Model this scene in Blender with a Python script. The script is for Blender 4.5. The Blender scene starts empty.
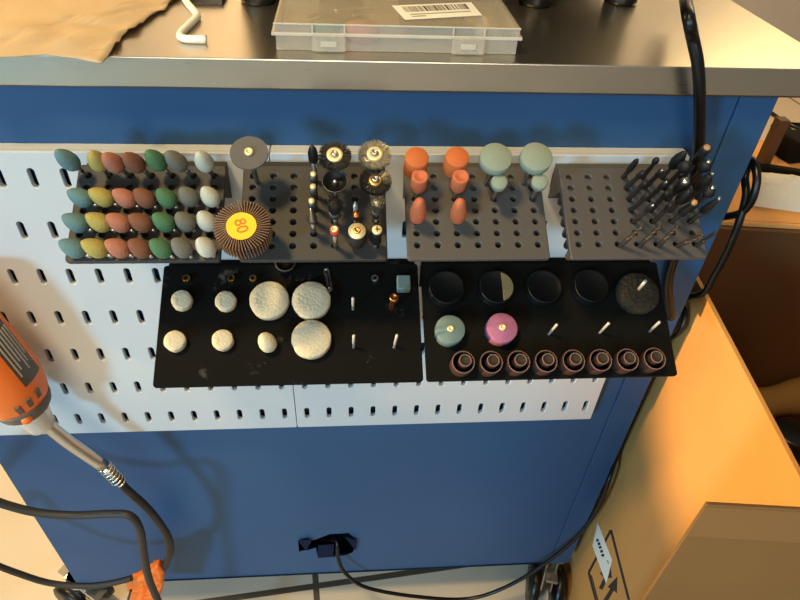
import bpy, bmesh, math, random
from mathutils import Matrix, Vector, geometry, noise
random.seed(7)
K = 0.001333            # all building units below are 1.333 mm
PI = math.pi
scene = bpy.context.scene
COL = scene.collection

# ------------------------------------------------------------------ camera
FPX = 622.0
CAM = Vector((150.3, -274.4, 156.5))
def rodr(r):
    r = Vector(r); return Matrix.Rotation(r.length, 3, r.normalized())
ROT = rodr((0.709055, -0.080629, 0.016819)) @ Matrix(((1, 0, 0), (0, 0, -1), (0, 1, 0)))   # world -> (right, down, forward)
cam = bpy.data.cameras.new('camera'); cam_o = bpy.data.objects.new('camera', cam); COL.objects.link(cam_o)
cam.sensor_fit = 'HORIZONTAL'; cam.sensor_width = 36.0; cam.lens = FPX / 800 * 36.0
cam.clip_start = 0.01; cam.clip_end = 50
Rc = (Matrix(((1, 0, 0), (0, -1, 0), (0, 0, -1))) @ ROT).transposed()
cam_o.matrix_world = Matrix.Translation(CAM * K) @ Rc.to_4x4()
scene.camera = cam_o

def ray(x, y): return ROT.transposed() @ Vector(((x - 400) / FPX, (y - 300) / FPX, 1.0))
def onplane(x, y, n, p0):
    d = ray(x, y); n = Vector(n); return CAM + d * ((Vector(p0) - CAM).dot(n) / d.dot(n))
def onX(x, y, v): return onplane(x, y, (1, 0, 0), (v, 0, 0))
def onY(x, y, v): return onplane(x, y, (0, 1, 0), (0, v, 0))
def onZ(x, y, v): return onplane(x, y, (0, 0, 1), (0, 0, v))

# ------------------------------------------------------------------ materials
def lin(c):
    c /= 255.0
    return c / 12.92 if c <= 0.04045 else ((c + 0.055) / 1.055) ** 2.4
def rgb(r, g, b): return (lin(r), lin(g), lin(b), 1)
def mat(name, col, rough=0.5, metal=0.0, bump=0.0, bscale=200.0, var=0.0, vscale=30.0, spec=0.5, coat=0.0, var2=None, **kw):
    m = bpy.data.materials.new(name); m.use_nodes = True
    nt = m.node_tree; b = nt.nodes['Principled BSDF']
    b.inputs['Base Color'].default_value = col; b.inputs['Roughness'].default_value = rough
    b.inputs['Metallic'].default_value = metal; b.inputs['Specular IOR Level'].default_value = spec
    b.inputs['Coat Weight'].default_value = coat
    tc = nt.nodes.new('ShaderNodeTexCoord')
    if var > 0:
        nz = nt.nodes.new('ShaderNodeTexNoise'); nz.inputs['Scale'].default_value = vscale; nz.inputs['Detail'].default_value = 5
        nt.links.new(tc.outputs['Object'], nz.inputs['Vector'])
        rp = nt.nodes.new('ShaderNodeMapRange'); rp.inputs[1].default_value = .3; rp.inputs[2].default_value = .7
        nt.links.new(nz.outputs['Fac'], rp.inputs[0])
        mx = nt.nodes.new('ShaderNodeMix'); mx.data_type = 'RGBA'
        c2 = var2 if var2 else tuple(v * (1 - var) for v in col[:3]) + (1,)
        mx.inputs[6].default_value = col; mx.inputs[7].default_value = c2
        nt.links.new(rp.outputs[0], mx.inputs[0]); nt.links.new(mx.outputs[2], b.inputs['Base Color'])
    if bump > 0:
        nb = nt.nodes.new('ShaderNodeTexNoise'); nb.inputs['Scale'].default_value = bscale; nb.inputs['Detail'].default_value = 3
        nt.links.new(tc.outputs['Object'], nb.inputs['Vector'])
        bp = nt.nodes.new('ShaderNodeBump'); bp.inputs['Strength'].default_value = bump; bp.inputs['Distance'].default_value = 0.001
        nt.links.new(nb.outputs['Fac'], bp.inputs['Height']); nt.links.new(bp.outputs[0], b.inputs['Normal'])
    return m

M = {}
M['board'] = mat('white_board', rgb(188, 191, 193), .55, var=.05, vscale=9)
M['blue'] = mat('blue_paint', rgb(46, 79, 116), .42, bump=.06, bscale=700, var=.10, vscale=6, spec=.2)
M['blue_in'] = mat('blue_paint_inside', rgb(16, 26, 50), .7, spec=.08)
M['tray_grey'] = mat('grey_print', rgb(76, 72, 69), .55, bump=.15, bscale=900, spec=.35)
M['tray_dark'] = mat('dark_grey_print', rgb(52, 50, 48), .55, bump=.15, bscale=900, spec=.35)
M['tray_black'] = mat('black_print', rgb(19, 18, 16), .65, bump=.1, bscale=900, spec=.05)
M['tray_dust'] = mat('black_print_dust', rgb(19, 18, 16), .65, spec=.05)
M['steel'] = mat('steel', rgb(190, 188, 182), .28, 1.0)
M['pin'] = mat('bright_pin', rgb(206, 202, 190), .35, .35)
M['dsteel'] = mat('dark_steel', rgb(84, 80, 78), .45, .8)
M['carbide'] = mat('carbide', rgb(40, 38, 38), .5, .5, bump=.5, bscale=1500)
M['brass'] = mat('brass', rgb(214, 172, 98), .3, 1.0)
M['tan_cap'] = mat('tan_cap', rgb(168, 128, 84), .6)
M['brass_plate'] = mat('brass_plated', rgb(240, 214, 160), .45, .5)
M['copper'] = mat('copper', rgb(190, 116, 70), .35, 1.0)
M['black'] = mat('black_plastic', rgb(16, 16, 16), .4)
M['matt_black'] = mat('matt_black', rgb(16, 14, 12), .8, spec=.1)
M['rubber'] = mat('black_rubber', rgb(10, 10, 10), .35, spec=.4)
M['hose'] = mat('hose_rubber', rgb(44, 40, 38), .5, spec=.35)
M['bristle'] = mat('black_bristle', rgb(15, 14, 13), .55)
M['wire'] = mat('wire_bristle', rgb(165, 158, 142), .38, .9)
M['wire_dark'] = mat('dark_wire_bristle', rgb(74, 72, 68), .4, .9)
M['felt'] = mat('felt', rgb(198, 186, 158), .95, bump=.6, bscale=500, var=.10, vscale=120, spec=.1)
M['disc_grey'] = mat('grey_cutoff', rgb(92, 88, 82), .85, bump=.4, bscale=1500)
M['scotch'] = mat('abrasive_fleece', rgb(66, 57, 45), .95, bump=1.0, bscale=420, var=.45, vscale=300, spec=.1)
M['orange_rub'] = mat('orange_rubber', rgb(192, 98, 44), .75, bump=.15, bscale=600, var=.08, vscale=80)
M['coral_rub'] = mat('coral_rubber', rgb(190, 102, 64), .75, bump=.15, bscale=600, var=.08, vscale=80)
M['green_rub'] = mat('grey_green_rubber', rgb(132, 142, 126), .8, bump=.3, bscale=700, var=.08, vscale=90)
M['stone_blue'] = mat('stone_blue', rgb(98, 128, 130), .9, bump=.4, bscale=900, var=.12, vscale=150, spec=.15)
M['stone_yellow'] = mat('stone_yellow', rgb(168, 152, 84), .9, bump=.4, bscale=900, var=.12, vscale=150, spec=.15)
M['stone_pink'] = mat('stone_pink', rgb(172, 112, 90), .9, bump=.4, bscale=900, var=.12, vscale=150, spec=.15)
M['stone_brown'] = mat('stone_brown', rgb(128, 84, 64), .9, bump=.4, bscale=900, var=.12, vscale=150, spec=.15)
M['stone_green'] = mat('stone_green', rgb(80, 116, 82), .9, bump=.4, bscale=900, var=.12, vscale=150, spec=.15)
M['stone_grey'] = mat('stone_grey', rgb(112, 110, 98), .9, bump=.4, bscale=900, var=.12, vscale=150, spec=.15)
M['stone_white'] = mat('stone_white', rgb(186, 184, 168), .9, bump=.3, bscale=900, var=.08, vscale=150, spec=.15)
M['teal_stone'] = mat('teal_stone', rgb(104, 122, 120), .85, bump=.3, bscale=900, var=.1, vscale=120, spec=.2)
M['pink_stone'] = mat('magenta_stone', rgb(156, 96, 126), .85, bump=.3, bscale=900, var=.1, vscale=120, spec=.2)
M['red_stone'] = mat('red_stone', rgb(184, 64, 44), .8)
M['sleeve'] = mat('sanding_sleeve', rgb(64, 41, 37), .85, bump=.6, bscale=1400, spec=.2)
M['sleeve_rim'] = mat('sanding_sleeve_rim', rgb(118, 90, 80), .8, spec=.2)
M['sleeve_in'] = mat('sanding_sleeve_inside', rgb(58, 48, 38), .85, spec=.2)
M['flap'] = mat('flap_abrasive', rgb(70, 46, 32), .85, bump=.4, bscale=1500)
M['flap_edge'] = mat('flap_backing', rgb(160, 122, 88), .8)
M['sticker_y'] = mat('yellow_sticker', rgb(250, 190, 20), .6)
M['ink_o'] = mat('orange_ink', rgb(222, 96, 16), .6)
M['cup_black'] = mat('black_polisher', rgb(9, 9, 9), .5, spec=.25)
M['tan'] = mat('tan_abrasive', rgb(132, 112, 74), .85, bump=.4, bscale=1200)
M['block_blue'] = mat('blue_compound', rgb(100, 122, 122), .7, var=.1, vscale=200)
M['tool_orange'] = mat('orange_shell', rgb(232, 110, 34), .4)
M['tool_dark'] = mat('dark_shell', rgb(92, 78, 66), .5)
M['tool_label'] = mat('tool_label', rgb(74, 66, 56), .35)
M['ink_pale'] = mat('pale_ink', rgb(176, 164, 146), .6)
M['ink_dark'] = mat('dark_ink', rgb(46, 38, 32), .7)
M['tape'] = mat('orange_tape', rgb(255, 122, 36), .6, bump=.5, bscale=120, var=.12, vscale=60)
M['sticker_w'] = mat('white_sticker', rgb(232, 230, 222), .6)
M['white_paint'] = mat('white_enamel', rgb(236, 230, 218), .4)
M['towel'] = mat('towel', rgb(226, 220, 206), .95, bump=1.0, bscale=260, spec=.1)
M['plaster'] = mat('plaster', rgb(180, 178, 178), .9, bump=.4, bscale=30, var=.12, vscale=4)
M['shade_board'] = mat('box_shade_brown', rgb(84, 54, 26), .7, var=.12, vscale=8, spec=.2)  # dark colour carries the shade inside the open box
M['dark_brown'] = mat('brown_wood', rgb(78, 50, 26), .6, var=.2, vscale=20)
M['chrome'] = mat('zinc_plate', rgb(200, 196, 188), .3, 1.0)

def card_mat(name, col):
    m = mat(name, col, .8, var=.14, vscale=10, spec=.2, bump=.12, bscale=60)
    return m
M['card'] = card_mat('cardboard', rgb(204, 147, 84))
M['card_b'] = card_mat('cardboard_dark', rgb(114, 85, 49))  # one even darker brown, for the sheet and the packing paper
M['card_edge'] = mat('cardboard_flute', rgb(96, 64, 34), .9)
M['paper'] = mat('brown_paper', rgb(184, 162, 132), .85, var=.10, vscale=14, spec=.15, bump=.3, bscale=40)

# brushed stainless worktop, with soft scratches
m = mat('stainless', rgb(205, 196, 178), .3, 1.0); nt = m.node_tree; b = nt.nodes['Principled BSDF']
tc = nt.nodes.new('ShaderNodeTexCoord'); mp = nt.nodes.new('ShaderNodeMapping'); mp.inputs['Scale'].default_value = (6, 160, 160)
nz = nt.nodes.new('ShaderNodeTexNoise'); nz.inputs['Scale'].default_value = 8; nz.inputs['Detail'].default_value = 6
nt.links.new(tc.outputs['Object'], mp.inputs[0]); nt.links.new(mp.outputs[0], nz.inputs['Vector'])
mr = nt.nodes.new('ShaderNodeMapRange'); mr.inputs[3].default_value = .24; mr.inputs[4].default_value = .36
nt.links.new(nz.outputs['Fac'], mr.inputs[0]); nt.links.new(mr.outputs[0], b.inputs['Roughness'])
M['stainless'] = m

# translucent storage box plastic
m = bpy.data.materials.new('frosted_plastic'); m.use_nodes = True; nt = m.node_tree; nt.nodes.clear()
out = nt.nodes.new('ShaderNodeOutputMaterial'); mx = nt.nodes.new('ShaderNodeMixShader'); tr = nt.nodes.new('ShaderNodeBsdfTransparent')
pb = nt.nodes.new('ShaderNodeBsdfPrincipled'); pb.inputs['Base Color'].default_value = rgb(214, 206, 190); pb.inputs['Roughness'].default_value = .25
tr.inputs[0].default_value = (.97, .95, .92, 1); mx.inputs[0].default_value = .27
nt.links.new(tr.outputs[0], mx.inputs[1]); nt.links.new(pb.outputs[0], mx.inputs[2]); nt.links.new(mx.outputs[0], out.inputs[0])
M['frost'] = m
m = m.copy(); m.name = 'frosted_plastic_rim'; m.node_tree.nodes['Mix Shader'].inputs[0].default_value = .6; M['frost_rim'] = m

# dust smudges on the black tray
m = M['tray_dust']; nt = m.node_tree; b = nt.nodes['Principled BSDF']
tc = nt.nodes.new('ShaderNodeTexCoord'); n1 = nt.nodes.new('ShaderNodeTexNoise'); n1.inputs['Scale'].default_value = 34; n1.inputs['Detail'].default_value = 8; n1.inputs['Roughness'].default_value = .7
nt.links.new(tc.outputs['Object'], n1.inputs['Vector'])
mr = nt.nodes.new('ShaderNodeMapRange'); mr.inputs[1].default_value = .61; mr.inputs[2].default_value = .82
nt.links.new(n1.outputs['Fac'], mr.inputs[0])
mx = nt.nodes.new('ShaderNodeMix'); mx.data_type = 'RGBA'; mx.inputs[6].default_value = rgb(17, 16, 15); mx.inputs[7].default_value = rgb(110, 106, 98)
nt.links.new(mr.outputs[0], mx.inputs[0]); nt.links.new(mx.outputs[2], b.inputs['Base Color'])

# floor tiles
m = bpy.data.materials.new('floor_tiles'); m.use_nodes = True; nt = m.node_tree; b = nt.nodes['Principled BSDF']
tc = nt.nodes.new('ShaderNodeTexCoord'); mp = nt.nodes.new('ShaderNodeMapping')
mp.inputs['Rotation'].default_value = (0, 0, math.radians(-5.5))
g0 = onZ(316, 586, -500) * K
mp.inputs['Location'].default_value = (-(g0.x * math.cos(math.radians(5.5)) + g0.y * math.sin(math.radians(5.5))), -(g0.y * math.cos(math.radians(5.5)) - g0.x * math.sin(math.radians(5.5))), 0)
br = nt.nodes.new('ShaderNodeTexBrick'); br.offset = 0; br.inputs['Scale'].default_value = 1
br.inputs['Brick Width'].default_value = .62; br.inputs['Row Height'].default_value = .62; br.inputs['Mortar Size'].default_value = .0045; br.inputs['Mortar Smooth'].default_value = .1
br.inputs['Color1'].default_value = rgb(204, 190, 170); br.inputs['Color2'].default_value = rgb(200, 186, 166); br.inputs['Mortar'].default_value = rgb(78, 70, 58)
nt.links.new(tc.outputs['Object'], mp.inputs[0]); nt.links.new(mp.outputs[0], br.inputs['Vector']); nt.links.new(br.outputs['Color'], b.inputs['Base Color'])
b.inputs['Roughness'].default_value = .45
M['floor'] = m

# ------------------------------------------------------------------ mesh helpers (building units; scaled by K on build)
class MB:
    def __init__(s): s.bm = bmesh.new()
    def face(s, vs):
        try: return s.bm.faces.new(vs)
        except ValueError: return None
    def box(s, x0, x1, y0, y1, z0, z1, T=None, bev=0.0, mi=0):
        b2 = bmesh.new(); bmesh.ops.create_cube(b2, size=1)
        for v in b2.verts: v.co = Vector(((x0 + x1) / 2 + v.co.x * (x1 - x0), (y0 + y1) / 2 + v.co.y * (y1 - y0), (z0 + z1) / 2 + v.co.z * (z1 - z0)))
        if bev > 0: bmesh.ops.bevel(b2, geom=b2.edges[:], offset=bev, segments=2, affect='EDGES', profile=.5)
        return s.merge(b2, T, mi)
    def merge(s, b2, T=None, mi=0):
        mp = {}
        for v in b2.verts: mp[v] = s.bm.verts.new(T @ v.co if T else v.co)
        for f in b2.faces:
            g = s.face([mp[v] for v in f.verts])
            if g: g.material_index = mi or f.material_index; g.smooth = f.smooth
        b2.free(); return s
    def lathe(s, prof, seg=24, T=None, mi=0, mis=None, smooth=True):
        rings = []
        for r, z in prof:
            if r < 1e-6:
                rings.append([s.bm.verts.new(T @ Vector((0, 0, z)) if T else (0, 0, z))])
            else:
                ring = []
                for k in range(seg):
                    a = 2 * PI * k / seg; p = Vector((r * math.cos(a), r * math.sin(a), z)); ring.append(s.bm.verts.new(T @ p if T else p))
                rings.append(ring)
        for i in range(len(rings) - 1):
            A, B = rings[i], rings[i + 1]; mm = mis[i] if mis else mi
            for k in range(seg):
                k2 = (k + 1) % seg
                if len(A) == 1 and len(B) == 1: continue
                if len(A) == 1: f = s.face((A[0], B[k2], B[k]))
                elif len(B) == 1: f = s.face((A[k], A[k2], B[0]))
                else: f = s.face((A[k], A[k2], B[k2], B[k]))
                if f: f.material_index = mm; f.smooth = smooth
        return s
    def tube(s, pts, r, seg=10, smoothn=6, cap=True, mi=0):
        P = [Vector(p) for p in pts]
        if smoothn > 1 and len(P) > 2:
            Q = []
            for i in range(len(P) - 1):
                p0, p1, p2, p3 = P[max(i - 1, 0)], P[i], P[i + 1], P[min(i + 2, len(P) - 1)]
                for k in range(smoothn):
                    t = k / smoothn
                    Q.append(.5 * ((2 * p1) + (p2 - p0) * t + (2 * p0 - 5 * p1 + 4 * p2 - p3) * t * t + (3 * p1 - p0 - 3 * p2 + p3) * t ** 3))
            Q.append(P[-1]); P = Q
        rad = r if callable(r) else (lambda t: r)
        t0 = (P[1] - P[0]).normalized(); up = Vector((0, 0, 1)) if abs(t0.z) < .9 else Vector((1, 0, 0))
        nrm = t0.cross(up).normalized(); rings = []
        for i, p in enumerate(P):
            tg = (P[min(i + 1, len(P) - 1)] - P[max(i - 1, 0)]).normalized()
            nrm = (nrm - tg * nrm.dot(tg)).normalized(); bn = tg.cross(nrm); rr = rad(i / (len(P) - 1))
            rings.append([s.bm.verts.new(p + nrm * rr * math.cos(2 * PI * k / seg) + bn * rr * math.sin(2 * PI * k / seg)) for k in range(seg)])
        for i in range(len(rings) - 1):
            for k in range(seg):
                f = s.face((rings[i][k], rings[i][(k + 1) % seg], rings[i + 1][(k + 1) % seg], rings[i + 1][k]))
                if f: f.smooth = True; f.material_index = mi
        if cap:
            s.face(rings[0][::-1]); s.face(rings[-1])
        return s
    def poly(s, pts, mi=0):
        f = s.face([s.bm.verts.new(p) for p in pts])
        if f: f.material_index = mi
        return s
    def prism(s, pts, d, mi=0):      # polygon swept along vector d
        d = Vector(d); A = [s.bm.verts.new(p) for p in pts]; B = [s.bm.verts.new(Vector(p) + d) for p in pts]
        n = len(A); fs = [s.face(A[::-1]), s.face(B)] + [s.face((A[i], A[(i + 1) % n], B[(i + 1) % n], B[i])) for i in range(n)]
        for f in fs:
            if f: f.material_index = mi
        return s

def finish(bm, name):
    bmesh.ops.recalc_face_normals(bm, faces=bm.faces[:])
    for v in bm.verts: v.co *= K
    me = bpy.data.meshes.new(name); bm.to_mesh(me); bm.free(); return me
CACHE = {}
def part(name, mb, mats, parent=None, Mx=None, key=None):
    mats = mats if isinstance(mats, (list, tuple)) else [mats]
    if key and key in CACHE: me = CACHE[key]
    else:
        b = mb() if callable(mb) else mb
        me = b if isinstance(b, bpy.types.Mesh) else finish(b.bm, name)
        for x in mats: me.materials.append(x)
        if key: CACHE[key] = me
    o = bpy.data.objects.new(name, me); COL.objects.link(o)
    if Mx is not None:
        T = Mx.copy(); T.translation *= K; o.matrix_basis = T
    if parent: o.parent = parent
    return o
def tag(o, label, cat, group=None, kind=None):
    if label: o['label'] = label; o['category'] = cat
    if group: o['group'] = group
    if kind: o['kind'] = kind
    return o
def thing(name, label, cat, Mx=None, group=None):
    o = bpy.data.objects.new(name, None); COL.objects.link(o); o.empty_display_size = .005
    if Mx is not None:
        T = Mx.copy(); T.translation *= K; o.matrix_basis = T
    return tag(o, label, cat, group)
def structure(name, mb, mats):
    o = part(name, mb, mats); o['kind'] = 'structure'; return o
def frame(o, z, xh=(1, 0, 0)):
    z = Vector(z).normalized(); x = Vector(xh); x = (x - z * x.dot(z)).normalized(); y = z.cross(x)
    T = Matrix((x, y, z)).transposed().to_4x4(); T.translation = Vector(o); return T
def IX(p): return Matrix.Translation(Vector(p))

def plate(outline, holes, t, bev=0.0, res=2):
    """flat plate with real holes in local XY, from z=0 down to z=-t; returned as MB"""
    cu = bpy.data.curves.new('tmp', 'CURVE'); cu.dimensions = '2D'; cu.fill_mode = 'BOTH'
    cu.extrude = t / 2 - bev; cu.bevel_depth = bev; cu.bevel_resolution = res; cu.offset = -bev
    for lp in [outline] + holes:
        sp = cu.splines.new('POLY'); sp.points.add(len(lp) - 1); sp.use_cyclic_u = True
        for p, q in zip(sp.points, lp): p.co = (q[0], q[1], 0, 1)
    o = bpy.data.objects.new('tmp', cu); COL.objects.link(o)
    dg = bpy.context.evaluated_depsgraph_get(); me = bpy.data.meshes.new_from_object(o.evaluated_get(dg))
    mb = MB(); mb.bm.from_mesh(me); bmesh.ops.remove_doubles(mb.bm, verts=mb.bm.verts[:], dist=1e-4)
    for v in mb.bm.verts: v.co.z -= t / 2
    bpy.data.objects.remove(o); bpy.data.curves.remove(cu); bpy.data.meshes.remove(me)
    return mb
def rrect(x0, x1, y0, y1, r, n=4):
    P = []
    for cx, cy, a0 in ((x1 - r, y1 - r, 0), (x0 + r, y1 - r, PI / 2), (x0 + r, y0 + r, PI), (x1 - r, y0 + r, 1.5 * PI)):
        for k in range(n + 1): P.append((cx + r * math.cos(a0 + PI / 2 * k / n), cy + r * math.sin(a0 + PI / 2 * k / n)))
    return P
def circle(cx, cy, r, n=12): return [(cx + r * math.cos(2 * PI * k / n), cy + r * math.sin(2 * PI * k / n)) for k in range(n)]

def text_mesh(s, size, t=.1):
    cu = bpy.data.curves.new('txt', 'FONT'); cu.body = s; cu.size = size; cu.extrude = t; cu.align_x = 'CENTER'; cu.align_y = 'CENTER'
    o = bpy.data.objects.new('txt', cu); COL.objects.link(o)
    dg = bpy.context.evaluated_depsgraph_get(); me = bpy.data.meshes.new_from_object(o.evaluated_get(dg))
    mb = MB(); mb.bm.from_mesh(me); bpy.data.objects.remove(o); bpy.data.curves.remove(cu); bpy.data.meshes.remove(me)
    return mb

# ------------------------------------------------------------------ the room
FLOOR = -500
structure('floor', MB().box(-2200, 2600, -1500, 1500, FLOOR - 20, FLOOR), M['floor'])
structure('wall_back', MB().box(-2200, 2600, 1500, 1520, FLOOR, 1500), M['plaster'])
structure('wall_left', MB().box(-2220, -2200, -1500, 1520, FLOOR, 1500), M['plaster'])
structure('wall_right', MB().box(2600, 2620, -1500, 1520, FLOOR, 1500), M['plaster'])

# ------------------------------------------------------------------ blue tool cabinet
CY = 9.0; CX0, CX1, CZ0, CZ1 = -104, 361, -429, 43
cab = thing('tool_cabinet', 'blue metal tool cabinet on casters under the steel worktop', 'cabinet', IX((0, 0, 0)))
hole = [onY(x, y, CY) for x, y in [(298, 541), (306, 538), (314, 540), (330, 534), (349, 533), (357, 541), (353, 553), (345, 556), (334, 557), (318, 558), (316, 548), (306, 551), (299, 552)]]
pl = plate([(CX0, CZ0), (CX1 - 20, CZ0), (CX1 - 20, CZ1), (CX0, CZ1)][::1], [[(p.x, p.z) for p in hole]], 1.2)
T = Matrix(((1, 0, 0, 0), (0, 0, -1, CY), (0, 1, 0, 0), (0, 0, 0, 1)))
part('side_panel', MB().merge(pl.bm, T), M['blue'], cab)
sh = MB()
sh.box(CX0, CX0 + 1.2, CY + 1.2, 560, CZ0, CZ1); sh.box(CX1 - 1.2, CX1, CY + 1.2, 560, CZ0, CZ1)
sh.box(CX0, CX1, 560, 561.2, CZ0, CZ1); sh.box(CX0 + 1.2, CX1 - 1.2, CY + 1.3, 560, CZ0, CZ0 + 1.2)
part('cabinet_shell', sh, M['blue'], cab)
part('corner_post', MB().box(CX1 - 19.4, CX1, CY - .9, CY + 1.2, CZ0, CZ1, bev=.5), M['blue'], cab)
part('bottom_fold', MB().box(CX0, CX1 - 20, CY - .8, CY, CZ0, CZ0 + 2.0, bev=.3), M['blue_in'], cab)
# torn metal tabs round the cable hole
for P in ([(298, 541), (312, 540), (306, 551)], [(345, 537), (357, 541), (356, 551), (351, 545)], [(318, 546), (334, 545), (333, 557), (318, 558)]):
    part('torn_tab', MB().prism([onY(x, y, CY - 2.0 - (i % 2) * 1.6) for i, (x, y) in enumerate(P)], (0, .7, .2)), M['blue_in'], cab)
def caster(px, py, Y, rot, label=None):
    c = onY(px, py, Y) if py else Vector((px, Y, 0)); zt = CZ0
    cs = part('caster', MB().lathe([(0, 0), (13, 0), (13, -3), (9, -6), (0, -6)], 20).box(-9, 9, -12, 12, -3, 0), M['chrome'], cab, IX((c.x, c.y, zt)) @ Matrix.Rotation(rot, 4, 'Z'))
    fk = MB()
    for sx in (-1, 1):
        fk.prism([(sx * 4, -10, -5), (sx * 4, 10, -5), (sx * 4, 22, -44), (sx * 4, 14, -50), (sx * 4, 6, -44)], (sx * 1.6, 0, 0))
    fk.box(-5.5, 5.5, -10, 10, -7, -5).box(-5.5, 5.5, 8, 24, -20, -17, Matrix.Rotation(.3, 4, 'X'))
    part('fork', fk, M['chrome'], cs)
    for sx in (-1, 1):
        W = Matrix.Translation((sx * 12, 14, -47)) @ Matrix.Rotation(PI / 2, 4, 'Y')
        part('wheel', MB().lathe([(0, -5), (9, -5), (10, -4), (21, -4.5), (23.5, -3), (23.5, 3), (21, 4.5), (10, 4), (9, 5), (0, 5)], 32, W), M['rubber'], cs)
    part('brake_pedal', MB().box(-7, 7, -26, -6, -20, -17.5, Matrix.Rotation(math.radians(24), 4, 'X'), bev=.8), M['chrome'], cs)
    return cs
caster(548, 565, 22, math.radians(165))
caster(84, 580, 18, math.radians(60))
caster(325, None, 520, math.radians(20)); caster(-70, None, 520, math.radians(70))

# ------------------------------------------------------------------ worktop
wt = thing('worktop', 'stainless steel worktop with a folded front edge on the blue cabinet', 'worktop', IX((0, 0, 43)))
WZ = 57.5 - 43
part('top_sheet', MB().box(-128, 384, 3, 565, 1.1, WZ, bev=.5), M['stainless'], wt)
part('edge_fold', MB().box(-127, 383, 4.4, 6.0, .2, 1.2), M['dsteel'], wt)
TOPZ = 57.5

# ------------------------------------------------------------------ pegboards
def pegboard(x0, label):
    t = thing('pegboard', label, 'pegboard', IX((x0, 0, -195)), 'white slotted pegboards on the blue cabinet')
    slots = []
    for c in range(14):
        for r in range(7):
            cx, cy = 7.5 + c * 15, 15 + r * 30; w, h = 1.65, 5.4
            L = []
            for k in range(7): a = PI * k / 6; L.append((cx + w * math.cos(a), cy + h - w + w * math.sin(a)))
            for k in range(7): a = PI + PI * k / 6; L.append((cx + w * math.cos(a), cy - h + w + w * math.sin(a)))
            slots.append(L)
    def mk():
        p = plate(rrect(.2, 209.8, 0, 209, 1.2), slots, 3.4, .35, 1)
        return MB().merge(p.bm, Matrix(((1, 0, 0, 0), (0, 0, -1, 0), (0, 1, 0, 0), (0, 0, 0, 1))))
    part('slotted_face', mk, M['board'], t, key='pegface')
    def rim():
        r = MB(); a, b = .2, 209.8
        r.box(a, b, 3.3, 8.9, 206, 209, bev=.4).box(a, b, 3.3, 8.9, 0, 3, bev=.4).box(a, a + 3, 3.3, 8.9, 2.8, 206.2).box(b - 3, b, 3.3, 8.9, 2.8, 206.2); return r
    part('rim', rim, M['board'], t, key='pegrim')
pegboard(-97.5, 'white slotted pegboard on the left half of the cabinet behind the egg stones')
pegboard(112.5, 'white slotted pegboard on the right half of the cabinet behind the drill bits')

# ------------------------------------------------------------------ trays
class Tray: pass
TILT = math.radians(30)
U = Vector((0, -math.cos(TILT), -math.sin(TILT))); N = Vector((0, -math.sin(TILT), math.cos(TILT)))
def tray(x0, w, zr, d, material, label, holes, key, group, nub=True):
    t = Tray(); t.o = Vector((x0, -8, zr)); t.w = w; t.d = d
    t.M = frame(t.o, N)                       # local x right, local y towards the board, z up from the surface
    t.obj = thing('bit_tray', label, 'tray', t.M, group)
    def mk():
        p = plate(rrect(0, w, -d, 0, 1.6), [circle(a, -b, r) for a, b, r in holes], 2.6, .5, 2)
        if nub:
            for a, b, r in holes:
                T = IX((a, -b, 0))
                p.lathe([(r + .05, -2.5), (r + 1.7, -2.5), (r + .5, -15), (r + .1, -15), (r + .05, -2.5)], 12, T)
        return p
    part('plate', mk, material, t.obj, key=key and key + 'plate')
    def br():
        b = MB(); Wm = t.M.inverted()
        for xa, xb in ((1.2, w - 1.2),):
            pts = [(xa, -8.2, -3), (xa, -17, -8.2), (xa, -9, -15.5), (xa, -.15, -22.5), (xa, -.15, -2.4)]
            P = [Wm @ (Vector(p) + Vector((x0, 0, zr))) for p in pts]
            b.prism(P, (xb - xa, 0, 0))
        return b
    part('mounting_bracket', br, material, t.obj, key=key and key + 'br')
    return t
def P2(t, px, py, h=0.0): return onplane(px, py, N, t.o + N * h)
def loc(t, px, py, h=0.0):
    q = P2(t, px, py, h) - t.o; return q.x, q.dot(U)
GRID = [(4.8 + 9.4 * c, 5.7 + 5.95 * r, 1.45) for c in range(7) for r in range(7)]
GG = 'small hole trays in the top row'
g1 = tray(27.0, 66.2, 12, 48.6, M['tray_dark'], 'dark grey hole tray carrying rows of coloured egg stones', GRID, 'gd', GG)
g2 = tray(101.2, 66.2, 12, 48.6, M['tray_dark'], 'dark grey hole tray carrying round brushes and the flap wheel', GRID, 'gd', GG)
g3 = tray(176.4, 66.2, 12, 48.6, M['tray_grey'], 'grey hole tray carrying orange and grey-green rubber polishers', GRID, 'gg', GG)
g4 = tray(252.2, 66.2, 12, 48.6, M['tray_grey'], 'grey hole tray carrying metal burrs and drill bits', GRID, 'gg', GG)
GB = 'wide black trays in the lower row'
tA = Tray(); tA.o = Vector((53.2, -8, -46.7)); tB = Tray(); tB.o = Vector((188.4, -8, -46.7))

# positions on the two black trays: (pixel of the thing's top, its height above the tray)
feltS = [(181, 299), (225, 300), (174, 340), (222, 339)]; feltL = [(269, 299), (311, 299), (311, 338)]
pinsA = [(353, 309), (353.5, 347), (394, 347)]; pinsB = [(549, 334), (600, 332.5), (650, 331)]
sleeves = [(463.5, 361), (491.5, 361), (519, 360.5), (546.5, 360), (574, 359.5), (601, 359), (628, 358.5), (655, 357.5)]
hA = [loc(tA, *p) + (.85,) for p in pinsA]; hB = [loc(tB, *p) + (.85,) for p in pinsB]
hA += [loc(tA, x, y, 5) + (1.2,) for x, y in feltS + feltL]
tA = tray(53.2, 133.6, -46.7, 64.5, M['tray_dust'], 'wide black tray with felt polishing wheels', hA, None, GB, False)
tB = tray(188.4, 132.5, -46.7, 64.5, M['tray_black'], 'wide black tray with sanding sleeves along its front edge', hB, None, GB, False)

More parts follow.
